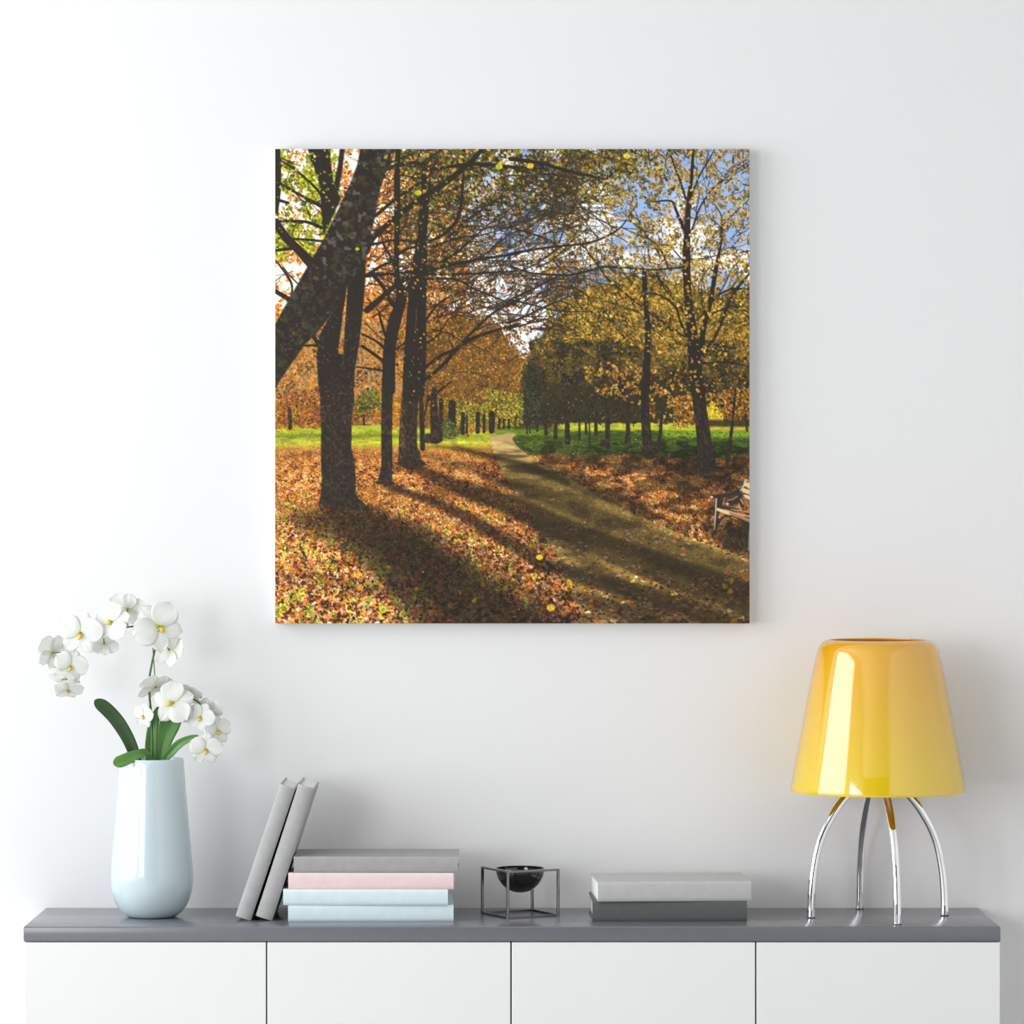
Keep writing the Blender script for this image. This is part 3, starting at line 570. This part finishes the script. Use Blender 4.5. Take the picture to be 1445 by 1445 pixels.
# ================================================================ sideboard
X0,X1=-689.5*K,689.5*K
sb=thing('sideboard','long white sideboard with a grey lacquered top against the wall','sideboard',(0,0.18,0))
def rel(o,parent):                # keep world-space mesh coordinates, give the part its place under the thing
    o.parent=parent; o.matrix_parent_inverse=parent.matrix_world.inverted() if False else Matrix.Translation(-Vector(parent.location)); return o
yb=YB-.001
rel(obj('worktop',box(X0,X1,0,yb,TOPZ-21.5*K,TOPZ,bevel=.0028,seg=3),M['top'],smooth=True,label='grey lacquered slab top',angle=30),sb)
b=bmesh.new(); add_box(b,X0+.003,X1-.003,.022,yb,.08,TOPZ-21.5*K)
rel(obj('carcass',b,[M['white']]),sb)
b=box(X0+.06,X1-.06,.06,yb-.02,0,.08)
rel(obj('plinth',b,M['gap']),sb)
gx=[X0+.002]+[(p-722.5)*K for p in (376.2,721.2,1066.6)]+[X1-.001]
for i in range(4):
    a=gx[i]+(.0014 if i else 0); c=gx[i+1]-(.0014 if i<3 else 0)
    rel(obj('door',box(a,c,.0008,.019,.09,TOPZ-21.5*K-.0012,bevel=.0012,seg=2),M['white']),sb)
# dark strip added behind the door joints to deepen the shade in the gaps
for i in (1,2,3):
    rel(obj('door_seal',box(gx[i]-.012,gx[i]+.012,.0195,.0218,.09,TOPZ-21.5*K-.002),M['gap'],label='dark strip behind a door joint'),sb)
# ================================================================ canvas print
CT=25.0; CY=WALL-CT
c0=P(388,880,CY); c1=P(1058,210,CY)
cv=thing('canvas_print','square canvas print of a sunlit autumn avenue of trees hung on the white wall','wall art',((c0.x+c1.x)/2,YB,(c0.z+c1.z)/2))
rel(obj('stretched_canvas',box(c0.x,c1.x,CY*K+.0006,YB-.001,c0.z,c1.z,bevel=.002,seg=2),M['canvas'],label='white cloth stretched around the frame'),cv)
import numpy as np
pic=paint_print()
n=pic.shape[0]; nv=n*n
gxv=np.linspace(c0.x+.0004,c1.x-.0004,n); gzv=np.linspace(c1.z-.0004,c0.z+.0004,n)
co=np.zeros((n,n,3),np.float32); co[:,:,0]=gxv[None,:]; co[:,:,1]=CY*K; co[:,:,2]=gzv[:,None]
me=bpy.data.meshes.new('printed_picture'); me.vertices.add(nv); me.vertices.foreach_set('co',co.ravel())
ii=np.arange(nv).reshape(n,n); q=np.stack([ii[:-1,:-1],ii[1:,:-1],ii[1:,1:],ii[:-1,1:]],-1).reshape(-1,4)
nf=len(q); me.loops.add(nf*4); me.loops.foreach_set('vertex_index',q.ravel().astype(np.int32))
me.polygons.add(nf); me.polygons.foreach_set('loop_start',np.arange(0,nf*4,4,dtype=np.int32)); 
me.update(calc_edges=True); me.validate()
v=pic/255.0; lin=np.where(v<=.04045,v/12.92,((v+.055)/1.055)**2.4)*PRINT_GAIN
rgba=np.ones((nv,4),np.float32); rgba[:,:3]=lin.reshape(-1,3)
at=me.color_attributes.new('ink','FLOAT_COLOR','POINT'); at.data.foreach_set('color',rgba.ravel())
pm=bpy.data.materials.new('canvas_ink'); pm.use_nodes=True; nt=pm.node_tree; bs=nt.nodes['Principled BSDF']
va=nt.nodes.new('ShaderNodeVertexColor'); va.layer_name='ink'; nt.links.new(va.outputs['Color'],bs.inputs['Base Color'])
bs.inputs['Roughness'].default_value=.85; bs.inputs['Specular IOR Level'].default_value=.18
tcn=nt.nodes.new('ShaderNodeTexCoord'); wv=nt.nodes.new('ShaderNodeTexWave'); wv.bands_direction='Z'; wv.inputs['Scale'].default_value=140; wv.inputs['Distortion'].default_value=.6
bpn=nt.nodes.new('ShaderNodeBump'); bpn.inputs['Strength'].default_value=.06; bpn.inputs['Distance'].default_value=.0006
nt.links.new(tcn.outputs['Object'],wv.inputs['Vector']); nt.links.new(wv.outputs['Fac'],bpn.inputs['Height']); nt.links.new(bpn.outputs['Normal'],bs.inputs['Normal'])
me.materials.append(pm)
po=bpy.data.objects.new('printed_picture',me); COL.objects.link(po); rel(po,cv); po['label']='printed photograph of trees, leaf-strewn path and bench'
# ================================================================ vase
VY=133.0; sv=S(VY); vc=P(214.3,1297,VY)
vase=thing('vase','tall pale blue glazed vase holding white orchids at the left end of the sideboard','vase',(vc.x,VY*K,TOPZ))
prof=[(0,.5),(30,0.2),(33.5,.8),(36.5,2.2),(43,7.5),(49,15.5),(53.3,24.5),(56.2,35),(57.8,46),(58.2,54),(57.8,66),(56.6,82),(54.4,106),(52,132),(49.8,158),(47.6,186),(45.4,216),(44.7,222.6),(44.2,223.4),(43.2,223.4),(42.6,222.4),(43.2,214),(47,170),(51,120),(54.4,70),(54.6,50),(50,28),(38,12),(20,7),(0,6)]
obj('vase_body',lathe(bmesh.new(),[(r*sv,z*sv) for r,z in prof],128),M['vase'],vase,smooth=True,angle=70)
# ================================================================ books
def book_bm(L,T,D,bt,bulge):
    bm=bmesh.new(); bv=.0012
    # one wrapped case: spine and two boards as a U-shaped profile swept along the spine length
    k=12
    pr=[(D,0),(D,bt),(bt+bulge,bt),(bt+bulge,T-bt),(D,T-bt),(D,T)]
    r=.0018
    arc=[]
    for i in range(k+1):
        t=-1+2*i/k; yy=bulge*(t*t)+r*max(0,abs(t)**8); zz=T/2-t*T/2
        arc.append((yy,zz))
    pr=pr+[(bulge+r+.003,T)]+arc+[(bulge+r+.003,0)]
    a=[bm.verts.new((-L/2,y,z)) for y,z in pr]; c=[bm.verts.new((L/2,y,z)) for y,z in pr]
    m=len(pr)
    for i in range(m): bm.faces.new((a[i],a[(i+1)%m],c[(i+1)%m],c[i]))
    bm.faces.new(a[::-1]); bm.faces.new(c)
    bmesh.ops.recalc_face_normals(bm,faces=bm.faces)
    return bm
M['paper']=mat('book_paper',(.80,.79,.77),.9,spec=.1)
def paper_lines():
    m=M['paper']; nt=m.node_tree; b=nt.nodes['Principled BSDF']; tc=nt.nodes.new('ShaderNodeTexCoord')
    w=nt.nodes.new('ShaderNodeTexWave'); w.bands_direction='Z'; w.inputs['Scale'].default_value=260; w.inputs['Distortion'].default_value=1.5
    r=nt.nodes.new('ShaderNodeValToRGB'); r.color_ramp.elements[0].color=(.83,.83,.825,1); r.color_ramp.elements[1].color=(.90,.90,.89,1)
    nt.links.new(tc.outputs['Object'],w.inputs['Vector']); nt.links.new(w.outputs['Fac'],r.inputs['Fac']); nt.links.new(r.outputs['Color'],b.inputs['Base Color'])
paper_lines()
def book(label,group,L,T,D,m,loc,rot,bt=.0032,inset=.004,end=None,bulge=.0012):
    t=thing('book',label,'book',loc,group,rot)
    obj('cover',book_bm(L,T,D,bt,bulge),m,t,smooth=True,angle=35)
    e=inset if end is None else end
    obj('page_block',box(-L/2+e,L/2-inset,bt+bulge+.0002,D-inset,bt,T-bt),M['paper'],t,label='white page edges')
    return t
# -- flat stack in the middle: (left, right, top, bottom, material, depth, front Y, yaw, label)
stk=[(406.6,640,1277,1299.3,'blue',150,69,1.4,'pale blue book at the bottom of the four-book stack'),
     (399.5,632,1254.6,1276.6,'blue',142,66,0.3,'pale blue book second from the bottom, shifted left in the four-book stack'),
     (406.6,640,1231.9,1254.2,'pink',148,68,-1.0,'pale pink book between the grey and the blue books in the stack'),
     (414.4,646,1209,1231.3,'bmid',128,70,0.0,'grey book lying on top of the four-book stack')]
z=TOPZ
for (l,r,t_,bt_,m,dp,fy,yaw,lab) in stk:
    a=P(l,bt_,fy); c=P(r,bt_,fy); T=(bt_-t_)*S(fy)+.0006
    ob=book(lab,'books stacked flat beside the leaning pair',c.x-a.x,T,dp*K,M[m],((a.x+c.x)/2,fy*K,z),(0,0,math.radians(yaw)))
    z+=T+.0002
# -- right pair
z=TOPZ
for (l,r,t_,bt_,m,dp,fy,yaw,lab,en) in [(836,1054.5,1271,1299.6,'bdark',134,66,0.9,'charcoal grey book under the light grey one, right of the black bowl',.004),
                                (843.7,1061,1242.5,1270.4,'blight',136,60,3.2,'light grey book with white page ends lying on the charcoal book',.0015)]:
    a=P(l,bt_,fy); c=P(r,bt_,fy); T=(bt_-t_)*S(fy)
    book(lab,'pair of grey books near the lamp',c.x-a.x,T,dp*K,M[m],((a.x+c.x)/2,fy*K+(abs(yaw)*.0018),z),(0,0,math.radians(yaw)),end=en)
    z+=T+.0002
# -- leaning pair
for (bx,ang,T,lab,Lp) in [(353.6,18.7,22.6,'grey book leaning at the left, outermost of the leaning pair',196.5),(383.6,17.9,24.0,'grey book leaning right against the flat stack, inner one of the leaning pair',195.5)]:
    fy=72; s=S(fy); L=Lp*s; a=math.radians(ang)
    c=P(bx,1298.8,fy); th=-(math.pi/2-a)
    loc=Vector((c.x+math.sin(a)*L/2,fy*K,TOPZ+.0003+math.cos(a)*L/2))
    book(lab,'grey books leaning on the stack',L,T*s,140*K,M['bgrey'],loc,(0,th,0),bt=.0034,inset=.003,bulge=.0042)
# ================================================================ wire cube with bowl
Yf=104.0
cc=P(734.0,1222.6,Yf+55); cx,cy=cc.x,(Yf+55)*K
fr=P(716.6,1290,Yf); vx,vy=fr.x-cx,fr.y-cy
side=math.hypot(vx,vy)
ang=math.atan2(vy,vx); half=side*math.cos(math.pi/4)
bw=.0050; hgt=(66.5)*S(Yf+55)
bt_=thing('bowl_stand','small black bowl held in a square wire frame between the two book piles','bowl',(cx,cy,TOPZ),rot=(0,0,ang-math.pi/4))
b=bmesh.new(); h=half; ra=ang-math.pi/4
for sx in (-1,1):
    for sy in (-1,1): add_box(b,sx*h-bw/2,sx*h+bw/2,sy*h-bw/2,sy*h+bw/2,0,hgt*(.93 if all(math.sin(ra)*u+math.cos(ra)*v>0 for u,v in ((sx,0),(0,sy))) else 1),bevel=.0004,seg=1)
def bar(u,v,z0):                  # a bar along one side of the square, on the side facing (u, v)
    if u: add_box(b,u*h-bw/2,u*h+bw/2,-h+bw/2,h-bw/2,z0,z0+bw*.8,bevel=.0004,seg=1)
    else: add_box(b,-h+bw/2,h-bw/2,v*h-bw/2,v*h+bw/2,z0,z0+bw*.8,bevel=.0004,seg=1)
for u,v in ((1,0),(-1,0),(0,1),(0,-1)): bar(u,v,0)
ra=ang-math.pi/4
for u,v in ((1,0),(-1,0),(0,1),(0,-1)):
    if math.sin(ra)*u+math.cos(ra)*v<0: bar(u,v,hgt-bw*.8)   # the rim is open at the back
R=34.6*S(Yf+55)
for u,v in ((1,0),(-1,0),(0,1),(0,-1)):
    if math.sin(ra)*u+math.cos(ra)*v<0:
        add_tube(b,[(u*R*.985,v*R*.985,hgt-.0022),(u*(h-bw*.4),v*(h-bw*.4),hgt-.0022)],.0016,8)
obj('frame',b,M['wire'],bt_,label='square steel wire frame')
pr=[]
for i in range(25):
    a=math.pi/2*i/24; pr.append((R*math.sin(a),-R*math.cos(a)))
pr+= [(R-.0006,.0007),(R-.0016,.0007),(R-.0022,0)]
Ri=R-.0022
for i in range(24,-1,-1):
    a=math.pi/2*i/24; pr.append((Ri*math.sin(a),-Ri*math.cos(a)))
obj('bowl',lathe(bmesh.new(),[(max(r,0) if r>1e-6 else 0,z_) for r,z_ in pr],96,(0,0,hgt-.001)),M['black'],bt_,smooth=True,angle=60,label='glossy black hemispherical bowl')
# ================================================================ lamp
LY=130.0; sl=S(LY); lc=P(1239,1296,LY)
lamp=thing('table_lamp','yellow bell-shaded table lamp on four curved chrome legs at the right end of the sideboard','table lamp',(lc.x,LY*K,TOPZ))
def zl(py): return (P(1239,py,LY).z-TOPZ)
zb,zt=zl(1116),zl(902)
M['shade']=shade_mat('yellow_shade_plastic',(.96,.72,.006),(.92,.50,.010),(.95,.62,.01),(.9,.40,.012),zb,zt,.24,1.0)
outer=[(122.6,1116.5),(123.2,1114.5),(123,1111),(118,1084),(111.8,1052),(105.6,1020),(99.4,985.6),(93.6,956),(88.4,932),(85.6,919.5),(83.8,914),(81.2,909.6),(77.6,906),(73.6,903.8),(70,902.8),(69,902.6),(68.4,903.2)]
inner=[(68.6,905),(72.4,906),(76,908.2),(79,911.6),(81.4,916),(83.2,921),(86,934),(91.2,958),(97,987.6),(103.2,1021),(109.4,1053),(115.6,1085),(120.6,1111),(121.2,1115.6)]
pr=[(r*sl,zl(y)) for r,y in outer+inner]; pr.append(pr[0])
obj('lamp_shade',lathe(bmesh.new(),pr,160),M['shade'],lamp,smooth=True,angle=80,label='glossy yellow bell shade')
prof_l=[(14,1098),(28,1110),(43.5,1126),(57,1142.5),(67.4,1159),(75.5,1174),(82,1190),(86.8,1207),(90,1224),(92.4,1240),(93.8,1257),(94.6,1275),(94.8,1296.6)]
for k in range(4):
    a=math.radians(9+90*k); f=(106/97 if k in (1,3) else 1.0)
    pts=spline([(r*f*1.022*sl*math.cos(a),r*f*1.022*sl*math.sin(a),zl(y)-zl(1296)+.0022) for r,y in prof_l],5)
    pts=[Vector((p.x,p.y,max(p.z,.0022))) for p in pts]
    lg=obj('leg',add_tube(bmesh.new(),pts,5.7*sl,24),M['chrome'],lamp,smooth=True,angle=50,label='curved chrome leg')
    e=pts[-1]; obj('foot_pad',lathe(bmesh.new(),[(0,0),(5.9*sl,0),(5.9*sl,.0024),(0,.0024)],20,(e.x,e.y,0)),M['gap'],lg,label='dark foot pad')
b=bmesh.new()
lathe(b,[(0,zl(1101)),(20*sl,zl(1101)),(21*sl,zl(1098)),(20*sl,zl(1092)),(8*sl,zl(1088)),(8*sl,zl(1062)),(0,zl(1062))],48)
for k in range(4):
    a=math.radians(54+90*k); add_tube(b,[(6*sl*math.cos(a),6*sl*math.sin(a),zl(1090)),(115.2*sl*math.cos(a),115.2*sl*math.sin(a),zl(1090))],1.4*sl,8)
obj('lamp_holder',b,M['chrome'],lamp,smooth=True)
b=lathe(bmesh.new(),[(0,zl(1062)),(8*sl,zl(1060)),(10*sl,zl(1052)),(18*sl,zl(1036)),(21*sl,zl(1022)),(18*sl,zl(1008)),(10*sl,zl(1000)),(0,zl(998))],32)
obj('bulb',b,M['bulb'],lamp,smooth=True)
# ================================================================ orchid
OY=VY
orch=thing('orchid','white orchid with two arching sprays and green leaves standing in the pale blue vase','orchid',(vc.x,VY*K,TOPZ+.012))
O0=Vector(orch.location)
def Q(px,py,dy=0): return P(px,py,OY+dy)-O0
zi=Vector((0,0,0))
spA=[(213.5,1250,0),(214,1150,0),(214.8,1074,0),(214.6,1040,0),(213.4,1010,0),(211.2,985,0),(210.6,960,0),(213.6,940,0),(217.4,922,0),(221,905,0),(219,892,0),(206,886,0),(190,884,0),(169.5,886.6,-2),(144,892,-4),(121,900,-4),(104,911,-4),(95.5,926,-4),(92.4,944,-4),(92.8,958,-4)]
spB=[(217,1250,-4),(218,1150,-4),(219.5,1074,-6),(220.6,1040,-8),(221.6,1018,-9),(225,1004,-9),(232,994,-8),(246,986,-4),(264,984,0),(280,991,2),(291,1006,2),(295,1024,2),(296,1040,0)]
flowers=[ # px,py,dy, normal, roll, radius, which spray
 (223,884,-14,(.30,-.93,.10),42,37,0),(158,877.5,-14,(-.35,-.9,.12),-70,28,0),(180,859,12,(.15,.75,.5),20,29,0),
 (113.6,893,-16,(-.05,-.98,.02),-8,32,0),(147,909,4,(-.1,.72,-.62),180,21,0),(73.5,921,8,(-.62,.68,.15),25,27,0),
 (99.7,940,-14,(.22,-.9,.1),-18,25,0),(89,956,-6,(-.25,-.42,-.80),10,25,0),(96,973,-10,(.1,-.62,-.70),-10,22,0),
 (239.5,917,8,(.52,.62,-.20),10,27,0),
 (243.5,991.6,-16,(-.06,-.97,.08),-70,31,1),(202.8,1010,-10,(-.55,-.8,-.05),-10,18,0),(219,969,-7,(-.30,.55,.75),15,28,0),
 (283,1012,-12,(-.12,-.96,.05),-25,21,1),(295,1003.4,8,(.30,.8,.35),0,22,1),(307,1031,-4,(.52,-.80,.02),8,22,1),
 (290.6,1057,-12,(.05,-.93,-.25),-6,24,1),(266,980,8,(.25,.62,.62),10,22,1),(262,1008,-2,(-.2,-.7,-.55),20,17,1)]
def add_curve_pedicel(bm,a,c,sag):
    m=(a+c)/2+Vector((0,0,sag)); add_tube(bm,spline([a,m,c],5),.85*K,6)
def petal_bm(L,Wd,ang,lift,cup,twist=0.0,blunt=.72):
    bm=bmesh.new(); lay=bm.verts.layers.float.new('along'); nt_,nu=14,11; g=[]
    ca,sa=math.cos(ang),math.sin(ang)
    for i in range(nt_):
        t=math.sin(math.pi/2*i/(nt_-1))**1.1; tt=.03+.968*t
        pk=.58
        w=Wd/2*(math.sin(math.pi/2*(tt/pk)**.85)**.85 if tt<pk else math.sqrt(max(0,1-((tt-pk)/(1-pk))**2)))
        w=max(w,Wd*.05); row=[]
        for j in range(nu):
            u=-1+2*j/(nu-1)
            x=L*t*(1-.06*u*u*t); y=w*u
            z=lift*L*t - cup*L*(t-.35)**2*1.2 + .05*w*(1-u*u) + .07*L*math.sin(3.4*u+5*t+ang*3)*t*abs(u)-.035*L*t*math.exp(-(u/.12)**2)
            v=bm.verts.new((x*ca-y*sa,x*sa+y*ca,z)); v[lay]=t; row.append(v)
        g.append(row)
    for a,c in zip(g[:-1],g[1:]):
        for j in range(nu-1): bm.faces.new((a[j],a[j+1],c[j+1],c[j]))
    return bm
def lip_bm():
    bm=bmesh.new()
    for sgn in (-1,1):         # two side lobes rising beside the column
        pts=[]
        g=[]
        for i in range(6):
            t=i/5; row=[]
            for j in range(4):
                u=j/3
                row.append(bm.verts.new((sgn*(.03+.17*math.sin(math.pi*.55*t)+.02*u),-.02-.16*t*(.4+.6*u),.03+.20*math.sin(math.pi*t)*(.4+.6*u))))
            g.append(row)
        for a,c in zip(g[:-1],g[1:]):
            for j in range(3): bm.faces.new((a[j],a[j+1],c[j+1],c[j]))
    g=[]
    for i in range(8):
        t=i/7; row=[]; w=.05+.11*math.sin(math.pi*min(1,t*.9+.1))*(1 if t<.8 else .6)
        for j in range(5):
            u=-1+j/2; row.append(bm.verts.new((w*u,-.03-.40*t,.10+.13*math.sin(math.pi*.8*t)-.06*u*u)))
        g.append(row)
    for a,c in zip(g[:-1],g[1:]):
        for j in range(4): bm.faces.new((a[j],a[j+1],c[j+1],c[j]))
    return bm
def as_mesh(name,bm,m):
    me=bpy.data.meshes.new(name); bm.normal_update(); bm.to_mesh(me); bm.free(); me.materials.append(m)
    me.polygons.foreach_set('use_smooth',[True]*len(me.polygons)); return me
D2=math.radians
petal_me=[as_mesh('petal',petal_bm(1.04,1.12,D2(20),.04,.13),M['petal']),as_mesh('petal',petal_bm(1.04,1.12,D2(160),.04,.13),M['petal'])]
sepal_me=[as_mesh('sepal',petal_bm(1.02,.80,D2(90),.02,.18,blunt=.85),M['petal']),as_mesh('sepal',petal_bm(1.0,.74,D2(-54),.02,.20,blunt=.85),M['petal']),as_mesh('sepal',petal_bm(1.0,.74,D2(-126),.02,.20,blunt=.85),M['petal'])]
lip_me=as_mesh('lip',lip_bm(),M['lip'])
b=bmesh.new(); lathe(b,[(0,-.10),(.05,-.09),(.06,-.03),(.045,.04),(.05,.10),(.04,.15),(0,.17)],12); col_me=as_mesh('flower',b,M['column'])
spikes=[spline([Q(*p) for p in s],6) for s in (spA,spB)]
bms=[bmesh.new(),bmesh.new()]
for k in (0,1):
    nn=len(spikes[k]); add_tube(bms[k],spikes[k],[(1.9-1.0*i/nn)*K for i in range(nn)],10)
def solid(o,t):
    md=o.modifiers.new('thickness','SOLIDIFY'); md.thickness=t; md.offset=0
for (px,py,dy,nrm,roll,Rf,k) in flowers:
    c=Q(px,py,dy); nz=Vector(nrm).normalized()
    up=Vector((0,0,1)); xr=up.cross(nz)
    if xr.length<.05: xr=Vector((1,0,0))
    xr.normalize(); 
    yu=nz.cross(xr)
    Rm=Matrix((xr,yu,nz)).transposed().to_4x4()@Matrix.Rotation(math.radians(roll),4,'Z')
    fl=bpy.data.objects.new('flower',col_me); COL.objects.link(fl); fl.parent=orch
    fl.matrix_local=Matrix.Translation(c)@Rm@Matrix.Scale(Rf*S(OY),4)
    for meh,nm in [(petal_me[0],'petal'),(petal_me[1],'petal'),(sepal_me[0],'sepal'),(sepal_me[1],'sepal'),(sepal_me[2],'sepal'),(lip_me,'lip')]:
        o=bpy.data.objects.new(nm,meh); COL.objects.link(o); o.parent=fl
        if nm=='petal': o.location=(0,0,.03)
        if nm=='lip': o['label']='yellow lip'; o.scale=(.66,.70,.60); o.location=(0,-.01,.04)
        solid(o,.012)
    back=c-nz*.08*Rf*S(OY)
    pts=spikes[k]; lim=range(int(len(pts)*(.55 if k==0 else .5)),len(pts))
    if k==0 and (px,py) in ((202.8,1010),(216,975)): lim=range(int(len(pts)*.15),int(len(pts)*.5))
    j=min(lim,key=lambda i:(pts[i]-back).length+abs(pts[i].x-back.x)*.2)
    add_curve_pedicel(bms[k],pts[j],back,.006)
for k in (0,1): obj('flower_spike',bms[k],M['stem'],orch,smooth=True,label='thin green arching stem')
def leaf_part(pts,widths,fold,mname,label,roll=0.0,vdir=None):
    # pts: (px,py,dy) along the midrib; widths in frame units; a folded strap with a raised midrib
    C=spline([Q(*p) for p in pts],9); n_=len(C); bm=bmesh.new(); rows=[]; nu=9
    for i in range(n_):
        t=i/(n_-1); T=(C[min(i+1,n_-1)]-C[max(i-1,0)]).normalized()
        f=t*(len(widths)-1); a=int(min(f,len(widths)-2)); w=(widths[a]+(widths[a+1]-widths[a])*(f-a))*K*.5*1.02
        if t>.86: w*=max(.10,math.sqrt(max(0,1-((t-.86)/.14)**2)))
        vd=Vector(vdir) if vdir else Vector((0,-1,0))
        sd=T.cross(vd).normalized(); nm=sd.cross(T).normalized()
        rr=math.radians(roll); sd,nm=sd*math.cos(rr)+nm*math.sin(rr),nm*math.cos(rr)-sd*math.sin(rr)
        rows.append([bm.verts.new(C[i]+sd*w*u+nm*w*fold*(abs(u)**1.3-.25*(abs(u)<.01))) for u in [-1+2*j/(nu-1) for j in range(nu)]])
    for a,c in zip(rows[:-1],rows[1:]):
        for j in range(nu-1): bm.faces.new((a[j],a[j+1],c[j+1],c[j]))
    o=obj('leaf',bm,M[mname],orch,smooth=True,label=label,angle=180); solid(o,.0014)
zx=lambda x,y,d:(30+x*.21453,820+y*.21453,d)
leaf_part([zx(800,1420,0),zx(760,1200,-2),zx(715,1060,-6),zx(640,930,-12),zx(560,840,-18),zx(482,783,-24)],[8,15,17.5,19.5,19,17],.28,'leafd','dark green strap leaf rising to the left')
leaf_part([zx(905,1400,6),zx(905,1185,6),zx(935,1050,8),zx(975,950,9),zx(1010,870,10),zx(1030,800,10)],[9,16,25,29,27,14],.22,'leaf','broad bright green leaf in the middle')
leaf_part([zx(850,1400,10),zx(850,1185,10),zx(848,1090,11),zx(862,980,12),zx(885,890,12),zx(905,820,12)],[7,11,14.5,15,13,6],.25,'leaf','upright green leaf behind the stems')
leaf_part([zx(925,1400,-4),zx(945,1190,-6),zx(985,1125,-8),zx(1040,1070,-10),zx(1100,1038,-12),zx(1165,1016,-14)],[6,9.5,12.5,12,9,5],.35,'leaf','narrow green leaf curving to the right')
leaf_part([zx(870,1330,-4),zx(850,1200,-9),zx(820,1135,-16),zx(775,1140,-26),zx(715,1163,-38),zx(655,1190,-47),zx(606,1205,-52)],[7,11,13,14.5,18,19,17],.20,'leaf','short green leaf curling over the vase rim',vdir=(.25,-.75,.6))
# ================================================================ light
def area(name,loc,rot,sx,sy,power,color):
    l=bpy.data.lights.new(name,'AREA'); l.shape='RECTANGLE'; l.size=sx; l.size_y=sy; l.energy=power; l.color=color
    o=bpy.data.objects.new(name,l); COL.objects.link(o); o.location=loc; o.rotation_euler=rot; return o
for k,(y0,y1,z0,z1) in enumerate(WINS):
    area('window_daylight',(XL-.16,(y0+y1)/2,(z0+z1)/2),(0,math.radians(-90),0),z1-z0,y1-y0,SKY_L[k]*math.pi*(y1-y0)*(z1-z0),(.985,.995,1.0))  # the second lamp is added fill behind the unseen second opening
w=bpy.data.worlds.new('sky'); sc.world=w; w.use_nodes=True
bg=w.node_tree.nodes['Background']; bg.inputs['Color'].default_value=(.9,.95,1,1); bg.inputs['Strength'].default_value=1.0
# ================================================================ camera and view
cd=bpy.data.cameras.new('camera'); cam=bpy.data.objects.new('camera',cd); COL.objects.link(cam)
cam.location=(0,-DIST*K,ZC); cam.rotation_euler=(math.pi/2,0,0); cd.sensor_width=36; cd.lens=36*DIST/1445; cd.clip_start=.05; cd.clip_end=50
sc.camera=cam
vs=sc.view_settings; vs.view_transform='Standard'; vs.look='None'; vs.gamma=1; vs.use_curve_mapping=False; vs.exposure=EXPOSURE
sc.display_settings.display_device='sRGB'
sc.cycles.use_denoising=True; sc.cycles.caustics_reflective=False; sc.cycles.caustics_refractive=False; sc.cycles.sample_clamp_indirect=8
